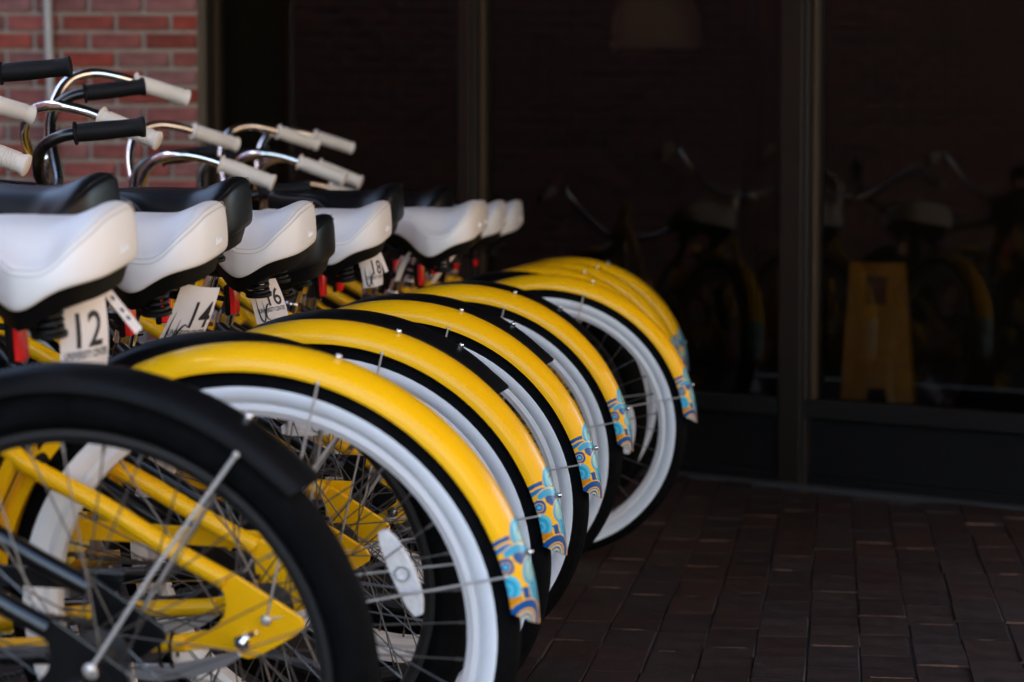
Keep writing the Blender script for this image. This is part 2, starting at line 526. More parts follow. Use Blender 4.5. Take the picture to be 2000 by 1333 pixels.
for i, (a, b_) in enumerate(edges):
    wa = mw[i - 1] / 2 if i else 0
    t0, t1 = a + wa + 0.001, b_ - mw[i] / 2 - 0.001
    if t1 - t0 < 0.02: continue
    gbox(MB(), t0, t1, -0.05, 0.055, Z_SILL - 0.055, Z_SILL).build('sill', M['dark_rail'], store, smooth=False, bevel=0.004)
    gbox(MB(), t0, t1, -0.03, 0.02, 0.03, Z_SILL - 0.056).build('base_panel', M['panel'], store, smooth=False)
    gbox(MB(), t0, t1, -0.03, 0.03, 0.0, 0.029).build('base_rail', M['panel'], store, smooth=False, bevel=0.003)
    gbox(MB(), t0, t1, -0.05, 0.045, Z_TOP - 0.08, Z_TOP - 0.001).build('head_rail', M['frame'], store, smooth=False)
    pv = MB().add([along(t0, 0, Z_SILL + 0.001), along(t1, 0, Z_SILL + 0.001), along(t1, 0, Z_TOP - 0.081), along(t0, 0, Z_TOP - 0.081)], [(0, 1, 2, 3)])
    pn = pv.build('pane', M['glass'], store, smooth=False)
    if pn.data.polygons[0].normal.y > 0: pn.data.flip_normals()
# room behind
T_R = mull[3] + 0.1
rm = empty('room'); tag(rm, kind='structure')
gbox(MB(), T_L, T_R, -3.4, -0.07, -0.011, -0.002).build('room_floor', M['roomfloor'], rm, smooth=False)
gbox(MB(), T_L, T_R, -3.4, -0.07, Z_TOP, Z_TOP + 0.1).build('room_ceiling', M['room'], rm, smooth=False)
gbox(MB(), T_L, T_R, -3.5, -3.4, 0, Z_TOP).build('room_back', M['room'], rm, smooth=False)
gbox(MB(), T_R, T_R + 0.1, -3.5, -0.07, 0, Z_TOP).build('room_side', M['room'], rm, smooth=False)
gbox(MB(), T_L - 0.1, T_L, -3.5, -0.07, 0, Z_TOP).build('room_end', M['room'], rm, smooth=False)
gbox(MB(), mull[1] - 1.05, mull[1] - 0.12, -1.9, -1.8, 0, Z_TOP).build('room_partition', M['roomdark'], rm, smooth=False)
# unseen roof over the walk, its edges set to keep sun and high sky off
cn = MB().add([(x, y, z) for z in (Z_TOP + 0.101, Z_TOP + 0.4) for (x, y) in ((-1.7, 0.9), (5.5, 0.9), (5.5, 8.0), (-1.7, 11.5))], [(3, 2, 1, 0), (4, 5, 6, 7), (0, 1, 5, 4), (1, 2, 6, 5), (2, 3, 7, 6), (3, 0, 4, 7)])
cno = cn.build('shade_canopy', M['soffit'], smooth=False)
tag(cno, 'unseen flat grey roof over the walk, shaped to shade the bicycles', 'shade_canopy')

# things inside the room
def cam_dir(u, v):
    c, s = math.cos(PITCH), math.sin(PITCH)
    x = (u - 1000) / 4300; yv = -(v - 666.5) / 4300
    return Vector((x, c + yv * s, -s + yv * c))
sg = empty('wet_floor_sign')
sp = cam_dir(1712, 800); sp = sp * (8.4 / sp.y)
sg.location = (sp.x, 8.4, 0); sg.rotation_euler = (0, 0, R_(-12))
tag(sg, 'yellow plastic folding floor sign standing inside behind the glass', 'floor sign')
def sign_leaf(sgn):
    H_, lean = 0.63, 0.16
    def P(x, z): return (x, -sgn * (0.02 + lean * (1 - z / H_)), z)
    out = [(-0.135, 0), (-0.06, 0), (-0.03, 0.16), (0.035, 0.16), (0.07, 0), (0.15, 0), (0.105, H_), (-0.105, H_)]
    b = MB(); n = len(out)
    v = [Vector(P(x, z)) for x, z in out]
    off = Vector((0, -sgn * 0.012, 0.0))
    b.add(v + [p + off for p in v], [tuple(range(n)), tuple(reversed(range(n, 2 * n)))] + [(i, (i + 1) % n, n + (i + 1) % n, n + i) for i in range(n)])
    return b, P
for sgn in (1, -1):
    b, P = sign_leaf(sgn)
    lf = b.build('leaf', M['sign'], sg, smooth=False, bevel=0.003)
    y_ = -sgn * 0.0135
    for (x0, x1, z0, z1) in ((-0.045, 0.035, 0.47, 0.58),):
        q = [Vector(P(x, z)) + Vector((0, y_, 0)) for x, z in ((x0, z0), (x1, z0), (x1, z1), (x0, z1))]
        MB().add(q, [(0, 1, 2, 3)]).build('printed_patch', M['sign_dark'], lf, smooth=False)
lamp = empty('pendant_lamp')
lp = cam_dir(1283, 40); lp = lp * (8.6 / lp.y)
lamp.location = (lp.x, 8.6, CAM_H + lp.z)
tag(lamp, 'unlit pale pendant lamp shade hanging behind the glass at the top', 'lamp')
pr = [(0.05, 0.16), (0.11, 0.15), (0.17, 0.02), (0.18, -0.10), (0.165, -0.12)]
b = MB()
for i in range(32):
    a = 2 * math.pi * i / 32
    for r, z in pr: b.v.append((r * math.cos(a), r * math.sin(a), z))
for i in range(32):
    for k in range(4):
        b.f.append((i * 5 + k, i * 5 + k + 1, ((i + 1) % 32) * 5 + k + 1, ((i + 1) % 32) * 5 + k))
b.build('shade', M['shade'], lamp)
MB().tube([(0, 0, 0.15), (0, 0, Z_TOP - 0.002 - lamp.location.z)], 0.006, 8).build('cord', M['plastic'], lamp)

# ------------------------------------------------------------------ bicycles
AX = 0.338                                     # axle height
def pol(r, deg, y, cx=0.0): return Vector((cx - r * math.cos(R_(deg)), y, AX + r * math.sin(R_(deg))))

def wave_paint(s, c, L=14.5):
    """colour of the painted waves; s cm down from the top, c cm across from the near edge (mirrored past the crown)"""
    Y = (0.89, 0.465, 0.003); O = (0.60, 0.22, 0.008); DB = (0.004, 0.075, 0.26); CY = (0.02, 0.33, 0.52)
    LC = (0.12, 0.48, 0.60); PG = (0.26, 0.42, 0.36); MB_ = (0.012, 0.16, 0.40); BK = (0.02, 0.025, 0.03)
    W = 10.0
    if c > W / 2: c = W - c
    col = Y
    d = lambda a, b: math.hypot(s - a, c - b)
    lw = 0.16
    # two blue arcs near the edge
    r = d(5.0, 1.2)
    if c < 2.6 and s < 3.3:
        if 3.3 < r < 3.95 or 2.25 < r < 2.95: col = DB if r > 3 else MB_
    # large cyan lobe at the crown
    r = d(2.0, 4.9)
    if r < 2.45 and s < 4.0:
        col = Y if r > 2.45 - lw else (CY if r > 1.75 else LC)
        r2 = d(2.3, 4.6)
        if r2 < 1.15: col = PG if r2 > 0.85 else (BK if r2 > 0.72 else (PG if r2 > 0.35 else LC))
    # crest band
    w0 = 3.75 - 0.55 * math.sin((c - 0.4) * 0.9)
    if c > 0.7 and w0 - 0.75 < s < w0 + 0.68:
        col = CY if w0 - 0.58 < s < w0 + 0.52 else Y
    # blue triangle under the crest
    if 1.9 < c < 4.6 and w0 + 0.55 < s < 6.4 - (4.6 - c) * 0.5 and s < 4.2 + (c - 1.7) * 1.4: col = DB
    # dark swirl at the near edge
    r = d(5.0, 0.5)
    if r < 1.35:
        col = Y if r > 1.2 else (DB if r > 0.75 else (Y if r > 0.62 else (MB_ if r > 0.3 else LC)))
    # pale swirl near the crown
    r = d(7.0, 4.3)
    if r < 1.9:
        a = math.atan2(s - 7.0, c - 4.3)
        rr = (r + 0.10 * a) % 0.52
        col = Y if r > 1.9 - lw else (CY if r > 1.3 else (PG if rr > 0.16 else LC))
    # cyan scallop near the edge
    r = d(8.2, -0.2)
    if r < 2.3 and s > 5.6 and s < 9.8:
        col = Y if r > 2.3 - lw else (LC if r > 1.55 else (CY if r > 0.95 else (LC if r > 0.6 else CY)))
    # blue and cyan stripes
    if 8.5 < s < 11.8:
        x = c - (s - 8.6) * 0.12
        if 1.95 < x < 3.0: col = DB
        elif 3.2 < x < 5.2: col = CY if x < 3.9 else (DB if 4.05 < x < 4.5 else LC)
        elif 3.0 <= x <= 3.2: col = Y
    # orange patch
    r = d(10.0, 0.45)
    if r < 1.45 and s > 9.4: col = Y if r > 1.3 else O
    # blue arch over a spiral at the tip
    r = d(13.0, 2.0)
    if r < 3.0:
        a = math.atan2(s - 13.0, c - 2.0)
        if r > 2.82: col = Y
        elif r > 1.75 and a < 0.85: col = DB
        elif r > 1.55: col = Y
        else:
            rr = (r + 0.09 * a) % 0.62
            col = DB if rr < 0.25 else (LC if rr < 0.42 else Y)
    return col

FEND = dict(re=0.336, rc=0.3635, hw=0.037)
def fender_point(phi, v, re, rc, hw, cx=0.0):
    """v in -1..1 across; half-ellipse section"""
    a = v * math.pi / 2
    r = re + (rc - re) * (math.cos(a) ** 0.85 if abs(v) < 1 else 0)
    return pol(r, phi, hw * math.sin(a), cx)
def fender(name, m, parent, p0, p1, re, rc, hw, n=60, nv=14, cx=0.0, tip=0.0, thick=0.0018, colour=None, flare=0.0):
    b = MB(); w = nv + 1
    grid = []
    for side in (0, 1):
        for i in range(n + 1):
            for j in range(w):
                v = -1 + 2 * j / nv
                q = p0 + tip * abs(v) ** 1.15
                phi = q + (p1 - q) * i / n
                fl = flare * max(0, 1 - (phi - p0) / 6.0)
                b.v.append(tuple(fender_point(phi, v, re - side * thick * 0.4 + fl, rc - side * thick + fl, hw - side * thick, cx)))
    o = (n + 1) * w
    for i in range(n):
        for j in range(nv):
            a = i * w + j
            b.f.append((a, a + 1, a + w + 1, a + w))
            b.f.append((o + a, o + a + w, o + a + w + 1, o + a + 1))
    for i in range(n):
        for j in (0, nv):
            a = i * w + j
            b.f.append((a, a + w, o + a + w, o + a))
    for j in range(nv):
        for i in (0, n):
            a = i * w + j
            b.f.append((a, a + 1, o + a + 1, o + a))
    ob = b.build(name, m, parent, sharp=60)
    if colour:
        me = ob.data
        at = me.color_attributes.new('paint', 'FLOAT_COLOR', 'POINT')
        for k in range(len(me.vertices)):
            kk = k % o; i, j = divmod(kk, w)
            v = -1 + 2 * j / nv
            q = p0 + tip * abs(v) ** 1.15
            phi = q + (p1 - q) * i / n
            at.data[k].color = (*colour(p1 - phi, v), 1.0)
    return ob

def make_wheel(parent, name, cx, white, single, reflector_at=None, rot=0.0, refl_y=-0.012):
    """wheel with tyre, rim, hub and spokes; single = every spoke its own object"""
    w = empty(name, parent)
    w.location = (cx, 0, AX)
    w.rotation_euler = (0, rot, 0)
    C = (0, 0, 0)
    rt, rc = 0.0265, 0.312
    def P(deg):
        a = R_(deg); q = rt
        for k, h in ((8, .0009), (24, .0009), (40, .0008), (52, .0010), (66, .0006), (112, .0007), (134, .0005)):
            if abs(abs(deg) - k) < 2.1: q += h
        return (rc + q * math.cos(a), q * math.sin(a))
    if white:
        MB().ring([P(a) for a in range(-86, 87, 4)], C, 96).build('tyre', M['rubber'], w, sharp=80)
        for s in (1, -1):
            MB().ring([P(s * a) for a in (86, 89, 100, 115, 130, 145, 152)], C, 96).build('whitewall', M['white_rubber'], w)
        rim_m = M['rim']
    else:
        MB().ring([P(a) for a in range(-156, 157, 4)], C, 96).build('tyre', M['rubber'], w)
        b = MB()
        for s in (1, -1):
            b.ring([(0.333, s * 0.0185), (0.3335, s * 0.0205), (0.331, s * 0.0225), (0.330, s * 0.0215)], C, 96)
        rim_m = M['black_rim']
    MB().ring([(0.2895, 0.0150), (0.2885, 0.0165), (0.2815, 0.0170), (0.2790, 0.0150), (0.2725, 0.0115), (0.2705, 0.0),
               (0.2725, -0.0115), (0.2790, -0.0150), (0.2815, -0.0170), (0.2885, -0.0165), (0.2895, -0.0150), (0.284, 0.0)], C, 96, closed=True).build('rim', rim_m, w, sharp=25)
    MB().ring([(0.004, 0.055), (0.008, 0.055), (0.008, 0.045), (0.016, 0.044), (0.018, 0.037), (0.034, 0.036), (0.034, 0.033), (0.019, 0.030), (0.017, 0.0),
               (0.019, -0.030), (0.034, -0.033), (0.034, -0.036), (0.018, -0.037), (0.016, -0.044), (0.008, -0.045), (0.008, -0.055), (0.004, -0.055)], C, 24).build('hub', M['darksteel'], w, sharp=30)
    N = 36
    allb = MB(); nip = MB()
    for i in range(N):
        s = 1 if i % 2 else -1
        ar = 2 * math.pi * i / N
        cross = (1 if (i // 2) % 2 else -1) * R_(62)
        ah = ar + cross
        p0 = Vector((0.031 * math.cos(ah), s * 0.0345, 0.031 * math.sin(ah)))
        p1 = Vector((0.2715 * math.cos(ar), s * 0.004, 0.2715 * math.sin(ar)))
        e = (p1 - p0).normalized()
        b = MB() if single else allb
        b.tube([p0, p1 - e * 0.013], 0.00115, 5, cap=False)
        b.tube([p1 - e * 0.013, p1], 0.0021, 6)
        if single: b.build('spoke', M['steel'], w)
    if not single: allb.build('spoke_set', M['steel'], w, kind='stuff')
    if reflector_at:
        (x0, z0), (x1, z1) = reflector_at
        a = Vector((x0, 0, z0)); bb = Vector((x1, 0, z1)); ax = (bb - a).normalized(); pr = Vector((ax.z, 0, -ax.x))
        L = (bb - a).length
        b = MB(); n = 14; o = 0
        prof = [(-0.0, 0.006), (0.12, 0.0115), (0.3, 0.0148), (0.5, 0.016), (0.7, 0.0148), (0.88, 0.0115), (1.0, 0.006)]
        ring = []
        for t, hw in prof: ring.append(a + ax * L * t + pr * (hw + 0.003 * (1 - (2 * t - 1) ** 2)))
        for t, hw in reversed(prof): ring.append(a + ax * L * t - pr * (hw - 0.003 * (1 - (2 * t - 1) ** 2)))
        m = len(ring)
        vs = [p + Vector((0, refl_y + 0.010, 0)) for p in ring] + [p + Vector((0, refl_y, 0)) for p in ring]
        fs = [tuple(range(m)), tuple(reversed(range(m, 2 * m)))] + [(i, (i + 1) % m, m + (i + 1) % m, m + i) for i in range(m)]
        b.add(vs, fs).build('wheel_reflector', M['reflector'], w, smooth=False, bevel=0.002)
        c = (a + bb) / 2 + pr * 0.003
        MB().ring([(0.0085, refl_y + 0.0105), (0.0085, refl_y + 0.0125), (0.0105, refl_y + 0.0125), (0.0105, refl_y + 0.0105)], (c.x, 0, c.z), 20).build('reflector_boss', M['silver'], w)
    return w

def saddle_mesh(rear, nose, hw, ztop, zrise, depth, dome=0.036):
    """closed cushion with a rounded bumper at the rear, a dip before it and a narrow nose"""
    L = nose - rear
    def half(t):
        if t < 0.27:
            u = t / 0.27
            return hw * (1 - (1 - u) ** 2.4) ** (1 / 3.0)
        pts = [(0.27, hw), (0.36, hw * 0.985), (0.46, hw * 0.84), (0.56, hw * 0.59), (0.66, hw * 0.40), (0.78, hw * 0.29), (0.90, hw * 0.235), (0.96, hw * 0.17), (1.0, 0.0)]
        for (a, b) in zip(pts, pts[1:]):
            if t <= b[0]:
                u = (t - a[0]) / (b[0] - a[0])
                if b[0] == 1.0: return a[1] * math.sqrt(max(0, 1 - u * u))
                u = u * u * (3 - 2 * u) * 0.5 + u * 0.5
                return a[1] + (b[1] - a[1]) * u
        return 0
    ts = [0, .006, .02, .045, .08, .12, .165, .21, .26, .31, .36, .41, .46, .51, .56, .62, .68, .75, .82, .88, .93, .965, .985, .996, 1.0]
    outline = [(rear + L * t, half(t)) for t in ts] + [(rear + L * t, -half(t)) for t in reversed(ts[1:-1])]
    n = len(outline)
    def top(x, y):
        t = (x - rear) / L
        rise = zrise * (1 / (1 + math.exp((t - 0.14) / 0.035)))
        rise *= 1.0 - 0.1 * math.exp(-(y / 0.018) ** 2)
        rise -= dome * min(1.0, abs(y) / hw) ** 2.1 / (1 + math.exp((t - 0.52) / 0.06))
        return ztop + rise + 0.006 * max(0, t - 0.8) / 0.2
    def bot(x):
        t = (x - rear) / L
        return ztop - depth * (0.80 + 0.42 * math.exp(-((t - 0.36) / 0.16) ** 2) - 0.35 * max(0, t - 0.5) / 0.5)
    lev = [(0.012, 'b', -0.000), (0.003, 'b', 0.002), (0.0, 'b', 0.010), (0.0, 'm', 0.5), (0.001, 't', -0.016), (0.0045, 't', -0.007), (0.011, 't', -0.002), (0.026, 't', 0.0)]
    b = MB()
    for (ins, k, dz) in lev:
        for (x, y) in outline:
            cx = min(max(x, rear + 0.30 * L), nose - 0.03)
            dx, dy = cx - x, -y
            d = math.hypot(dx, dy) or 1e-6
            i_ = min(ins, d * 0.75)
            px_, py_ = x + dx / d * i_, y + dy / d * i_
            zt, zb = top(x, y), bot(x)
            z = zb + dz if k == 'b' else (zt + dz if k == 't' else zb + (zt - zb) * dz)
            b.v.append((px_, py_, z))
    m = len(lev)
    for f_ in (0.66, 0.33):
        for (x, y) in outline:
            cx = min(max(x, rear + 0.30 * L), nose - 0.03)
            xx, yy = cx + (x - cx) * f_ * 0.75, y * f_ * 0.75
            groove = -0.007 * math.exp(-(yy / 0.016) ** 2)
            b.v.append((xx, yy, top(xx, yy) + 0.004 + groove * 0.6))
    tot = m + 2
    for l in range(tot - 1):
        for i in range(n):
            j = (i + 1) % n
            b.f.append((l * n + i, l * n + j, (l + 1) * n + j, (l + 1) * n + i))
    # close the top along the spine and the bottom
    o = (tot - 1) * n
    h = len(ts) - 1
    for i in range(1, h):
        j = n - i
        a, a2 = o + i, o + i + 1
        c, c2 = o + j % n, o + (j - 1) % n
        if i == h - 1: b.f.append((a, a2, c))
        else: b.f.append((a, a2, c2, c))
    b.f.append((o, o + 1, o + n - 1))
    b.f.append(tuple(range(n)))
    return b, outline, bot, top

def make_saddle(root, white):
    if white: b, outl, bot, top = saddle_mesh(0.150, 0.435, 0.122, 0.857, 0.026, 0.078)
    else: b, outl, bot, top = saddle_mesh(0.150, 0.455, 0.118, 0.897, 0.026, 0.083)
    sd = b.build('saddle', M['vinyl'] if white else M['black_vinyl'], root, subsurf=1, sharp=180)
    dz = 0 if white else 0.045
    # pan under the cushion
    pan = MB(); n = len(outl)
    ring0 = [(0.29 + (x - 0.29) * 0.93, y * 0.90, bot(x) + 0.004) for x, y in outl]
    ring1 = [(0.29 + (x - 0.29) * 0.86, y * 0.80, bot(x) - 0.026) for x, y in outl]
    pan.add(ring0 + ring1, [(i, (i + 1) % n, n + (i + 1) % n, n + i) for i in range(n)] + [tuple(range(n, 2 * n))])
    pan.build('base', M['plastic'], sd)
    for (ins, dz_, r_) in ((0.0022, -0.0125, 0.00075), (0.0052, -0.0055, 0.0006)):
        half_n = len(outl) // 2
        pos = [p for p in outl[:half_n] if p[0] < 0.30]
        neg = [p for p in outl[half_n:] if p[0] < 0.30]
        P = []
        for (x, y) in neg + pos:
            cx = min(max(x, 0.150 + 0.0855), 0.40)
            dx, dy = cx - x, -y
            d = math.hypot(dx, dy) or 1
            P.append((x + dx / d * ins, y + dy / d * ins, top(x, y) + dz_))
        MB().tube(smooth_path(P, 3), r_, 5).build('seam', M['seam'] if white else M['black_vinyl'], sd)
    for s in (1, -1):
        pts = []
        for i in range(61):
            a = 2 * math.pi * i / 12
            pts.append((0.232 + 0.017 * math.cos(a), s * 0.062 + 0.017 * math.sin(a), 0.728 + dz + 0.046 * i / 60))
        MB().tube(pts, 0.0036, 6).build('spring', M['spring'], sd)
        MB().ring([(0.0, 0.0), (0.022, 0.0), (0.024, 0.004), (0.022, 0.008), (0.0, 0.008)], (0, 0, 0), 16)
        MB().tube([(0.232, s * 0.062, 0.722 + dz), (0.232, s * 0.062, 0.728 + dz)], 0.023, 16).build('spring_seat', M['spring'], sd)
        MB().tube(smooth_path([(0.232, s * 0.062, 0.724 + dz), (0.26, s * 0.05, 0.728 + dz), (0.30, s * 0.024, 0.748 + dz), (0.34, s * 0.021, 0.755 + dz), (0.395, s * 0.014, 0.785 + dz)], 5), 0.004, 8).build('rail', M['spring'], sd)
    if white:
        # small raised script on the rear bumper
        b = MB()
        for k, (ph, hgt) in enumerate([(0, 1.5), (1, .9), (2, .7), (3, 1.3), (4, .7), (5, .8)]):
            y = 0.012 - k * 0.0052
            x = 0.150 + 0.285 * 0.27 * (1 - (1 - (min(1, abs(y) / 0.122)) ** 3.0) ** (1 / 2.4))
            t = [(x - 0.0012, y + 0.002, 0.818), (x - 0.001, y, 0.818 + 0.007 * hgt), (x - 0.0004, y - 0.0026, 0.818 + 0.004 * hgt), (x + 0.0004, y - 0.004, 0.8185)]
            b.tube(smooth_path(t, 4), 0.0007, 5)
        b.build('emblem', M['script'], sd)
    return sd

def make_bars(root, white):
    """handlebar with stem and two grips, modelled about the head axis"""
    h = empty('handlebar', root)
    if white:
        h.location = (0.93, 0, 0)
        half = [(0.0, 0.0, 0.955), (0.0, 0.05, 0.957), (0.008, 0.12, 0.985), (0.006, 0.195, 1.045), (-0.022, 0.252, 1.092), (-0.075, 0.280, 1.106), (-0.135, 0.291, 1.094), (-0.205, 0.311, 1.066), (-0.265, 0.331, 1.042)]
        mb, mg = M['chrome'], M['grip']
        ga, gb = Vector((-0.165, 0.299, 1.083)), Vector((-0.283, 0.337, 1.034))
    else:
        h.location = (0.86, 0, 0)
        half = [(-0.15, 0.0, 0.915), (-0.15, 0.05, 0.915), (-0.148, 0.12, 0.925), (-0.14, 0.20, 0.953), (-0.133, 0.26, 0.998), (-0.143, 0.295, 1.043), (-0.178, 0.307, 1.066), (-0.23, 0.310, 1.073), (-0.32, 0.317, 1.078)]
        mb, mg = M['black'], M['black_grip']
        ga, gb = Vector((-0.205, 0.307, 1.0715)), Vector((-0.335, 0.318, 1.079))
    pts = smooth_path([(x, -y, z) for x, y, z in reversed(half)] + half[1:], 6)
    MB().tube(pts, 0.0112, 12).build('bar', mb, h)
    for s in (1, -1):
        a = Vector((ga.x, s * ga.y, ga.z)); b_ = Vector((gb.x, s * gb.y, gb.z))
        prof = [(0, .0120), (0.0, .0205), (0.02, .0225), (0.045, .0205), (0.055, .0165), (0.15, .0172), (0.4, .0178), (0.7, .0165), (0.9, .0168), (0.95, .0195), (0.985, .0200), (1.0, .0170), (1.0, .004)]
        pts2 = [a + (b_ - a) * t for t, r in prof]
        # spread coincident stations a little
        for i in range(1, len(pts2)):
            if (pts2[i] - pts2[i - 1]).length < 1e-6: pts2[i] = pts2[i - 1] + (b_ - a).normalized() * 0.0006
        gm = MB().tube(pts2, [r for t, r in prof], 18)
        if white:
            ax = (b_ - a).normalized()
            for k in range(22):
                c = a + (b_ - a) * (0.14 + 0.034 * k)
                gm.tube([c - ax * 0.0008, c + ax * 0.0008], 0.0186, 14)
        gm.build('grip', mg, h, sharp=35)
    st = MB().tube([(0.0, 0, 0.86), (-0.01, 0, 0.94), (-0.002 if white else -0.145, 0, 0.952 if white else 0.915)], [0.0125, 0.013, 0.017], 12)
    st.tube([(-0.0 if white else -0.15, -0.022, 0.955 if white else 0.915), (-0.0 if white else -0.15, 0.022, 0.955 if white else 0.915)], 0.0165, 14)
    st.build('stem', M['chrome'] if white else M['black'], h)
    return h

def tubeo(name, pts, r, m, parent, k=6, n=12):
    return MB().tube(smooth_path(pts, k), r, n).build(name, m, parent)

PLATE = [(0.016, 0.422), (-0.036, 0.389), (-0.062, 0.372), (-0.072, 0.365), (-0.0765, 0.357), (-0.075, 0.348), (-0.044, 0.328), (-0.012, 0.310), (0.000, 0.307), (0.012, 0.311),
         (0.020, 0.3145), (0.049, 0.319), (0.094, 0.3135), (0.094, 0.335), (0.050, 0.343), (0.037, 0.352), (0.0285, 0.362), (0.0245, 0.376), (0.0255, 0.392), (0.034, 0.409)]

def make_bike(white, single):
    root = empty('bicycle')
    fm = M['yellow'] if white else M['black']
    # frame
    fr = empty('frame', root)
    for s in (1, -1):
        y = 0.066 * s
        pl = [(x if white else x * 0.9, z) for x, z in PLATE]
        MB().plate(pl, y - 0.0035, y + 0.0035).build('dropout', fm, fr, bevel=0.0015, smooth=False)
        tubeo('seat_stay', [(0.022, y, 0.410), (0.09, y * 0.98, 0.4475), (0.18, y * 0.93, 0.503), (0.285, y * 0.85, 0.558), (0.335, y * 0.5, 0.600), (0.378, y * 0.22, 0.635)], 0.0125, fm, fr)
        tubeo('chain_stay', [(0.080, y, 0.3245), (0.20, y * 0.95, 0.317), (0.33, y * 0.8, 0.305), (0.465, y * 0.45, 0.290)], 0.0115, fm, fr)
        tubeo('brace', [(0.296, y * 0.84, 0.560), (0.325, y * 0.78, 0.51), (0.375, y * 0.65, 0.42), (0.455, y * 0.4, 0.31)], 0.0105, fm, fr)
    tubeo('seat_tube', [(0.475, 0, 0.285), (0.44, 0, 0.42), (0.372, 0, 0.646)], 0.0165, fm, fr, k=4)
    tubeo('top_tube', [(0.425, 0, 0.50), (0.55, 0, 0.535), (0.72, 0, 0.625), (0.86, 0, 0.745), (0.945, 0, 0.80)], 0.0165, fm, fr)
    tubeo('down_tube', [(0.475, 0, 0.29), (0.60, 0, 0.36), (0.78, 0, 0.50), (0.92, 0, 0.665), (0.97, 0, 0.74)], 0.0185, fm, fr)
    tubeo('head_tube', [(0.985, 0, 0.70), (0.935, 0, 0.86)], 0.0195, fm, fr, k=1)
    MB().ring([(0.0, 0.036), (0.021, 0.036), (0.021, -0.036), (0.0, -0.036)], (0.475, 0, 0.287), 20).build('bottom_bracket', fm, fr)
    MB().tube([(0.374, 0, 0.640), (0.368, 0, 0.660)], 0.0195, 16).tube([(0.374, -0.004, 0.650), (0.352, -0.03, 0.648)], 0.004, 8).build('seat_collar', M['chrome'], fr)
    bfix = MB().sphere((-0.0285, 0.0745, 0.3620), 0.0075, 10, 6, (1, 0.6, 1)).tube([(-0.0285, 0.060, 0.3620), (-0.0285, 0.0735, 0.3620)], 0.0045, 8)
    bfix.build('eyelet_bolt', M['stay'], fr)
    MB().tube([(0.003, 0.060, 0.333), (0.003, 0.080, 0.333)], 0.0105, 6).tube([(0.003, 0.080, 0.333), (0.003, 0.090, 0.333)], 0.0048, 10).tube([(-0.004, 0.072, 0.340), (-0.016, 0.078, 0.347)], 0.0042, 8).build('axle_nut', M['chrome'], fr, sharp=25)
    # seat post, clamp and red reflector
    sp_ = MB().tube([(0.372, 0, 0.646), (0.340, 0, 0.728), (0.334, 0, 0.744), (0.3285, 0, 0.758)], [0.0132, 0.0132, 0.011, 0.009], 16).build('seat_post', M['chrome'] if white else M['black'], root)
    MB().box((0.330, 0, 0.766 + (0 if white else 0.03)), (0.034, 0.055, 0.026 if white else 0.09)).build('clamp', M['plastic'], sp_, bevel=0.006)
    rf = empty('rear_reflector', root)
    MB().box((0.2975, -0.002, 0.701), (0.012, 0.026, 0.052)).build('lens', M['red'], rf, bevel=0.003)
    MB().box((0.308, -0.002, 0.701), (0.009, 0.030, 0.056)).build('housing', M['plastic'], rf, bevel=0.003)
    MB().tube([(0.312, 0, 0.701), (0.346, 0, 0.708)], 0.005, 8).tube([(0.357, 0, 0.692), (0.352, 0, 0.704)], 0.0165, 14).build('bracket', M['plastic'], rf)
    # wheels
    make_wheel(root, 'rear_wheel', 0.0, white, single, ((-0.164, 0.457 - AX), (-0.207, 0.345 - AX)) if white else None)
    make_wheel(root, 'front_wheel', 1.13, white, False, None)
    # rear fender
    f = FEND
    if white:
        rfd = fender('rear_fender', fm, root, 23.0, 168.0, f['re'], f['rc'], f['hw'], n=64)
        def paint(dphi, v):
            return wave_paint(dphi / 22.4 * 14.5, (1 - v) * 5.0)
        fender('painted_tip', M['decal'], rfd, 0.6, 23.0, f['re'], f['rc'], f['hw'], n=156, nv=76, tip=4.4, colour=paint)
        for y in (1, -1):
            MB().tube([(-0.0285, 0.0705 * y, 0.362), (-0.10, 0.062 * y, 0.3745), tuple(pol(0.338, 13.2, 0.0375 * y))], 0.0017, 6).sphere(tuple(pol(0.338, 13.2, 0.0375 * y)), 0.003, 8, 5).build('fender_stay', M['stay'], rfd)
            MB().tube([(-0.0285, 0.0705 * y, 0.362), (-0.055, 0.064 * y, 0.47), tuple(pol(0.338, 72.5, 0.0375 * y))], 0.0017, 6).sphere(tuple(pol(0.338, 72.5, 0.0375 * y)), 0.0032, 8, 5).build('fender_stay', M['stay'], rfd)
        for ph in (71.0, 15.5):
            MB().tube([pol(0.362, ph, 0), pol(0.3675, ph, 0)], 0.0048, 6).sphere(tuple(pol(0.3675, ph, 0)), 0.004, 8, 5).build('fender_bolt', M['chrome'], rfd)
    else:
        rfd = fender('rear_fender', M['satin'], root, 39.6, 168.0, 0.337, 0.361, 0.037, n=70, flare=0.003, tip=1.6)
        for y in (1, -1):
            MB().tube([(-0.0285, 0.0765 * y, 0.368), (-0.10, 0.058 * y, 0.475), tuple(pol(0.336, 53.6, 0.0385 * y))], 0.0026, 7).sphere(tuple(pol(0.336, 53.6, 0.0385 * y)), 0.0042, 8, 5).build('fender_stay', M['stay'], rfd)
        MB().tube([pol(0.360, 56, 0), pol(0.366, 56, 0)], 0.0050, 6).sphere(tuple(pol(0.366, 56, 0)), 0.0042, 8, 5).build('fender_bolt', M['chrome'], rfd)
        MB().sphere((-0.0285, 0.0800, 0.3680), 0.0085, 10, 6, (1, 0.6, 1)).build('stay_bolt', M['stay'], rfd)
    # front fender and fork
    fender('front_fender', fm if white else M['satin'], root, 35.0, 150.0, 0.336, 0.361, 0.037, n=40, cx=1.13)
    fk = empty('fork', root)
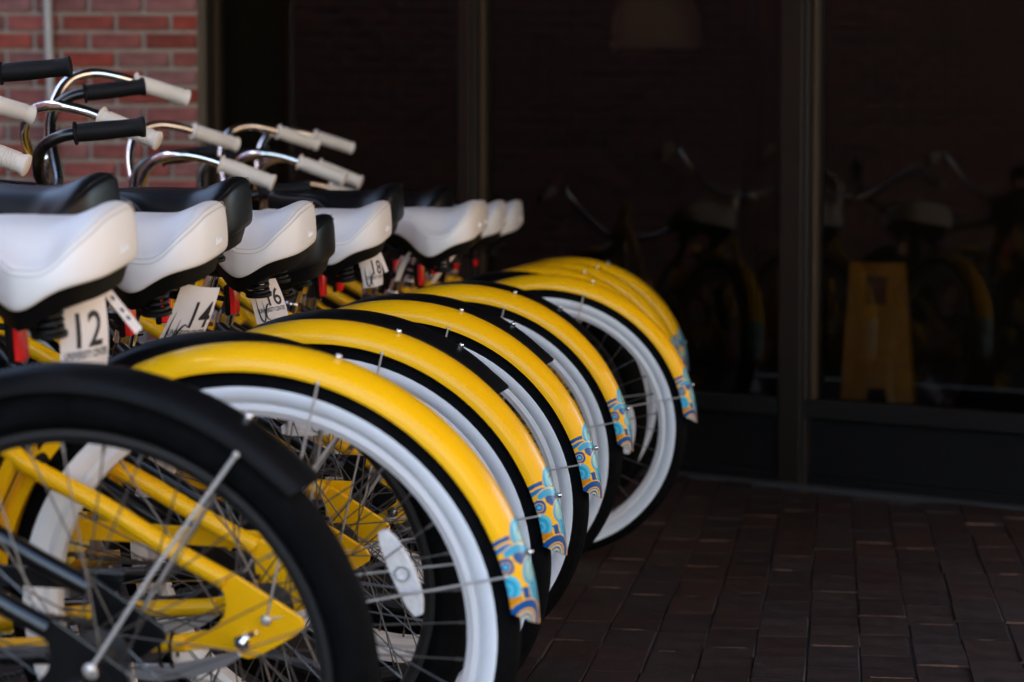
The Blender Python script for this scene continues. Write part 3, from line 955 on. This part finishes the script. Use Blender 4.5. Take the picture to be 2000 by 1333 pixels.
    for s in (1, -1):
        tubeo('blade', [(1.13, s * 0.055, AX), (1.085, s * 0.056, 0.44), (1.02, s * 0.05, 0.62), (0.993, s * 0.036, 0.685)], 0.011, M['chrome'] if white else M['black'], fk)
    MB().tube([(0.993, -0.04, 0.688), (0.993, 0.04, 0.688)], 0.015, 12).build('crown', M['chrome'] if white else M['black'], fk)
    # drive side
    MB().plate([(-0.01, 0.400), (0.40, 0.410), (0.51, 0.388), (0.556, 0.335), (0.582, 0.335), (0.565, 0.385), (0.50, 0.425), (0.41, 0.440), (-0.015, 0.424)], -0.086, -0.082).build('chain_guard', fm, root, smooth=False, bevel=0.0015)
    ch = MB()
    for i in range(46):
        x = 0.02 + 0.0098 * i
        for z in (0.338 + 0.034 + 0.0009 * i, 0.338 - 0.034 - 0.0009 * i * 2.6):
            ch.box((x, -0.055, z), (0.0085, 0.006, 0.0075 if i % 2 else 0.0055))
    ch.build('chain', M['darksteel'], root, smooth=False, kind='stuff')
    MB().ring([(0.03, -0.052), (0.088, -0.053), (0.092, -0.055), (0.088, -0.057), (0.03, -0.058)], (0.475, 0, 0.287), 40).build('chainring', M['silver'], root)
    ck = empty('crank', root)
    ck.location = (0.475, 0, 0.287)
    for s, (dx, dz) in ((1, (-0.115, 0.125)), (-1, (0.115, -0.125))):
        MB().tube([(0, s * 0.075, 0), (dx * 0.5, s * 0.085, dz * 0.5), (dx, s * 0.09, dz)], [0.012, 0.009, 0.010], 10).build('crank_arm', M['silver'], ck)
        MB().box((dx, s * 0.145, dz), (0.024, 0.088, 0.085)).build('pedal', M['lemon'], ck, bevel=0.004)
    # brake arm with its clip, kickstand
    MB().plate([(0.012, 0.318), (0.05, 0.3085), (0.10, 0.298), (0.150, 0.296), (0.152, 0.276), (0.12, 0.274), (0.07, 0.282), (0.03, 0.296), (0.006, 0.312)], 0.0705, 0.0735).build('brake_arm', M['silver'], root, smooth=False, bevel=0.001)
    for x in (0.098, 0.112):
        MB().tube([(x, 0.066, 0.288), (x, 0.0795, 0.300), (x, 0.0795, 0.328), (x, 0.066, 0.338), (x, 0.0525, 0.328), (x, 0.0525, 0.300)], 0.0022, 6).build('brake_clip', M['plastic'], root)
    tubeo('kickstand', [(0.43, 0.03, 0.30), (0.40, 0.07, 0.23), (0.34, 0.15, 0.06), (0.325, 0.172, 0.034)], 0.0075, M['silver'], root)
    make_saddle(root, white)
    make_bars(root, white)
    # brake bridge between the stays
    MB().tube([(0.265, -0.058, 0.555), (0.265, 0.058, 0.555)], 0.009, 10).box((0.262, 0.022, 0.566), (0.026, 0.014, 0.034)).build('bridge', M['plastic'] if white else fm, root, bevel=0.002)
    return root

PSI, LAM = R_(10), R_(10)
def place(root, x, y, dlean=0.0, dyaw=0.0):
    root.location = (x, y, 0)
    root.rotation_mode = 'XYZ'
    root.rotation_euler = (-(LAM + R_(dlean)), 0, math.pi - PSI + R_(dyaw))

white1 = make_bike(True, True)
black1 = make_bike(False, True)
white2 = make_bike(True, False)
black2 = make_bike(False, False)
index_children()

G_W = 'yellow whitewall bicycles parked in the row'
G_B = 'black bicycles parked between the yellow ones'
# x, y, single spokes, handlebar (dx, dz, steer), wheel turn, label
WB = [(-0.313, 2.870, 1, (0.03, -0.05, 20), 0.0, 'yellow bicycle with white saddle over tag 12, first yellow fender from the camera'),
      (-0.265, 3.400, 0, (0.03, -0.06, 21), 1.3, 'yellow bicycle with white saddle over tag 14, second yellow fender from the camera'),
      (-0.186, 4.030, 0, (0.035, -0.055, 21), 2.4, 'yellow bicycle with white saddle over tag 16, third yellow fender from the camera'),
      (-0.090, 4.770, 0, (-0.03, 0.015, 13), 0.9, 'yellow bicycle with white saddle over half turned tag, fourth yellow fender from the camera'),
      (0.095, 5.360, 1, (0.06, -0.08, 24), -0.42, 'yellow bicycle sticking out behind, its white rimmed rear wheel in full view'),
      (0.100, 6.100, 0, (-0.065, -0.06, 21), 3.1, 'yellow bicycle with small white saddle, mostly behind the one sticking out'),
      (0.150, 6.520, 0, (-0.055, -0.06, 16), 1.9, 'yellow bicycle second from the window end of the row, crown of fender visible'),
      (0.200, 6.920, 0, (-0.03, -0.22, 20), 0.3, 'last yellow bicycle at the window end, topmost fender against the dark glass')]
BB = [(-0.472, 2.560, 1, (0, 0, 0), 0.4, 'black bicycle at the near end with black tyre and fender filling the corner'),
      (-0.378, 3.140, 1, (0.0, 0, 6), 1.2, 'black bicycle between the yellow ones tagged 12 and 14, high black saddle'),
      (-0.265, 3.740, 0, (0.0, -0.015, 8), 2.0, 'black bicycle between the yellow ones tagged 14 and 16'),
      (-0.179, 4.368, 0, (0.0, -0.025, 19), 0.8, 'black bicycle with low black saddle showing beside the one above tag 16'),
      (-0.074, 5.020, 0, (0.05, -0.15, 20), 2.7, 'black bicycle whose dark saddle rises behind the fourth white saddle'),
      (0.020, 5.680, 0, (0.05, -0.14, 25), 1.7, 'farthest black bicycle, dark saddle behind the fifth white saddle')]
def part_of(root, name):
    for o in bpy.data.objects:
        if o.parent == root and o.name.split('.')[0] == name: return o
bikes_w, bikes_b = [], []
used = set()
for lst, outl, one, two, grp in ((WB, bikes_w, white1, white2, G_W), (BB, bikes_b, black1, black2, G_B)):
    for (x, y, single, (hx, hz, steer), turn, label) in lst:
        src = one if single else two
        if src.name in used: r = copy_tree(src)
        else: r = src; used.add(src.name)
        outl.append(r)
        place(r, x, y, random.uniform(-0.25, 0.25) if y > 3 else 0)
        tag(r, label, 'bicycle', grp)
for lst, outl in ((WB, bikes_w), (BB, bikes_b)):
    for (x, y, single, (hx, hz, steer), turn, label), r in zip(lst, outl):
        h = part_of(r, 'handlebar')
        h.location = (h.location.x + hx, h.location.y, hz)
        h.rotation_euler = (0, 0, R_(steer))
        w = part_of(r, 'rear_wheel'); w.rotation_euler = (0, turn, 0)
# the low saddle of one black bicycle
sd = part_of(bikes_b[3], 'saddle'); sd.location = (0.0, 0, -0.066)

# ------------------------------------------------------------------ paper tags hanging under the saddles
def bike_matrix(r):
    return Matrix.Translation(r.location) @ r.rotation_euler.to_matrix().to_4x4()
def text_mesh(s, size, bold=0.012):
    c = bpy.data.curves.new('lettering', 'FONT'); c.body = s; c.size = size; c.align_x = 'LEFT'; c.resolution_u = 4; c.offset = size * bold
    o = bpy.data.objects.new('lettering', c); COL.objects.link(o)
    dg = bpy.context.evaluated_depsgraph_get()
    me = bpy.data.meshes.new_from_object(o.evaluated_get(dg))
    bpy.data.objects.remove(o)
    return me
def make_tag(bike, number, tl, tr, bl, br, bend, label, num_u=0.45, line_u=0.16, plain=False):
    """tag sheet between four corners given in the bicycle's own axes; u runs across, v down"""
    TL, TR, BL, BR = (Vector(p) for p in (tl, tr, bl, br))
    Wd = ((TR - TL).length + (BR - BL).length) / 2; Hd = ((BL - TL).length + (BR - TR).length) / 2
    nrm = (BL - TL).cross(TR - TL).normalized()
    if nrm.x > 0: nrm = -nrm
    def S(u, v, off=0.0):
        p = TL * (1 - u) * (1 - v) + TR * u * (1 - v) + BL * (1 - u) * v + BR * u * v
        return p + nrm * (bend * math.sin(math.pi * min(1, max(0, u * 0.85 + 0.15 * v))) + 0.006 * math.sin(3 * v) + off)
    t = empty('paper_tag')
    t.matrix_world = bike_matrix(bike)
    tag(t, label, 'paper tag', 'numbered paper tags under the saddles')
    n = 14; b = MB()
    for off in (0, -0.0005):
        for i in range(n + 1):
            for j in range(n + 1): b.v.append(tuple(S(j / n, i / n, off)))
    o = (n + 1) ** 2
    for i in range(n):
        for j in range(n):
            a = i * (n + 1) + j
            b.f.append((a, a + 1, a + n + 2, a + n + 1)); b.f.append((o + a, o + a + n + 1, o + a + n + 2, o + a + 1))
    for k in range(n):
        for (a, c) in ((k, k + 1), (n * (n + 1) + k, n * (n + 1) + k + 1), (k * (n + 1), (k + 1) * (n + 1)), (k * (n + 1) + n, (k + 1) * (n + 1) + n)):
            b.f.append((a, c, o + c, o + a))
    b.build('sheet', M['paper'], t, sharp=60)
    def put(name, s, size, u0, v0, narrow=1.0, slant=0.0):
        me = text_mesh(s, size)
        narrow = min(narrow, (0.95 - u0) * Wd / max(v.co.x for v in me.vertices))
        bm = bmesh.new(); bm.from_mesh(me)
        bmesh.ops.triangulate(bm, faces=bm.faces)
        bmesh.ops.subdivide_edges(bm, edges=[e for e in bm.edges if e.calc_length() > 0.006], cuts=2)
        for v in bm.verts:
            x = v.co.x * narrow + v.co.y * slant; y = v.co.y
            v.co = S(u0 + x / Wd, v0 - y / Hd, 0.0007)
        bm.to_mesh(me); bm.free()
        me.materials.clear(); me.materials.append(M['ink'])
        ob = bpy.data.objects.new(name, me); COL.objects.link(ob); ob.parent = t
        return ob
    put('number', number, Hd * (0.66 if plain else 0.58), num_u, 0.62, 0.80, 0.02)
    put('lettering', 'UNIVERSITY CENTER', Hd * 0.15, line_u, 0.77, 0.74)
    if plain: return t
    # long brush strokes of the emblem
    lg = MB()
    def stroke(pts, r0):
        P = smooth_path([(u, v, 0) for u, v in pts], 6)
        k = len(P)
        for i in range(k - 1):
            w0 = r0 * math.sin(math.pi * (i + 0.4) / k) + 0.0002; w1 = r0 * math.sin(math.pi * (i + 1.2) / k) + 0.0002
            a, c = P[i], P[i + 1]
            d = Vector((c.x - a.x, (c.y - a.y) * Hd / Wd, 0)).normalized(); q = Vector((-d.y, d.x, 0))
            lg.add([S(a.x + q.x * w0 / Wd, a.y + q.y * w0 / Hd, 0.0008), S(c.x + q.x * w1 / Wd, c.y + q.y * w1 / Hd, 0.0008),
                    S(c.x - q.x * w1 / Wd, c.y - q.y * w1 / Hd, 0.0008), S(a.x - q.x * w0 / Wd, a.y - q.y * w0 / Hd, 0.0008)], [(0, 1, 2, 3)])
    e = line_u - 0.02
    stroke([(e + 0.02, 0.40), (e + 0.0, 0.65), (e + 0.03, 0.90), (e + 0.10, 0.97), (e + 0.16, 0.85), (e + 0.17, 0.50)], 0.0014)
    stroke([(e + 0.40, 0.62), (e + 0.31, 0.58), (e + 0.22, 0.70), (e + 0.20, 0.88), (e + 0.30, 0.97)], 0.0016)
    lg.build('emblem', M['ink'], t, smooth=False)
    return t
def strip(bike, pts, w, label, marks=0, cat='paper strip'):
    """narrow paper tail: centre points in the bicycle's axes"""
    P = smooth_path(pts, 6)
    t = empty('paper_strip'); t.matrix_world = bike_matrix(bike)
    tag(t, label, cat, 'paper strips under the saddles')
    def off(i, s, lift=0.0):
        a = P[max(0, i - 1)]; c = P[min(len(P) - 1, i + 1)]
        d = (c - a).normalized(); q = d.cross(Vector((1, -0.55, 0.1))).normalized()
        nn = q.cross(d).normalized()
        if nn.x > 0: nn = -nn
        return P[i] + q * s * w / 2 + nn * lift
    b = MB(); n = len(P)
    for l in (0, -0.0005):
        for i in range(n): b.v += [tuple(off(i, -1, l)), tuple(off(i, 1, l))]
    for i in range(n - 1):
        b.f.append((2 * i, 2 * i + 1, 2 * i + 3, 2 * i + 2)); b.f.append((2 * n + 2 * i, 2 * n + 2 * i + 2, 2 * n + 2 * i + 3, 2 * n + 2 * i + 1))
    b.build('sheet', M['paper'], t)
    for k in range(marks):
        i = int((k + 1.2) * (n - 2) / (marks + 1))
        m = MB().add([off(i, -0.35, 0.0008), off(i, 0.3, 0.0008), off(min(n - 1, i + 1), 0.35, 0.0008), off(min(n - 1, i + 1), -0.3, 0.0008)], [(0, 1, 2, 3)])
        m.build('printed_mark', M['grey_ink'], t, smooth=False)
    return t
W1, W2, W3, W4, W5, W6, W7, W8 = bikes_w
make_tag(W1, '12', (0.2338, 0.030, 0.758), (0.1945, -0.030, 0.757), (0.2398, 0.030, 0.6625), (0.1962, -0.030, 0.6580), 0.010, 'white paper tag printed 12 hanging under the nearest white saddle', 0.14, 0.06, True)
make_tag(W2, '14', (0.2075, 0.010, 0.7580), (0.1640, -0.033, 0.7440), (0.2600, 0.010, 0.6600), (0.2050, -0.033, 0.6500), 0.007, 'white paper tag printed 14 hanging slanted under the second white saddle', 0.36, 0.10)
make_tag(W3, '16', (0.2760, 0.010, 0.7360), (0.2300, -0.035, 0.7330), (0.2560, 0.010, 0.6580), (0.2080, -0.035, 0.6600), 0.006, 'white paper tag printed 16 hanging twisted under the third white saddle', 0.36, 0.14)
make_tag(W4, '18', (0.226, -0.01, 0.768), (0.188, -0.05, 0.758), (0.215, -0.01, 0.690), (0.178, -0.05, 0.690), 0.014, 'white paper tag half turned away hanging under the fourth white saddle', 0.30, 0.14)
strip(W1, [(0.196, -0.034, 0.768), (0.176, -0.042, 0.735), (0.156, -0.050, 0.703)], 0.013, 'white paper strip with dark marks beside the tag 12', 3)
strip(W4, [(0.190, -0.055, 0.775), (0.180, -0.058, 0.745), (0.170, -0.06, 0.715)], 0.010, 'narrow white paper strip beside the half turned tag', 0)
strip(W5, [(0.300, 0.02, 0.775), (0.330, 0.03, 0.735), (0.350, 0.03, 0.690)], 0.020, 'white paper strip beside the chrome post under the fifth white saddle', 0)
strip(W5, [(0.205, -0.02, 0.765), (0.240, 0.0, 0.720), (0.270, 0.0, 0.680)], 0.018, 'slanting white paper strip under the rear of the fifth saddle', 0)
strip(W6, [(0.270, -0.02, 0.775), (0.272, -0.02, 0.730), (0.285, -0.02, 0.680)], 0.022, 'white paper strip hanging under the small sixth white saddle', 0)
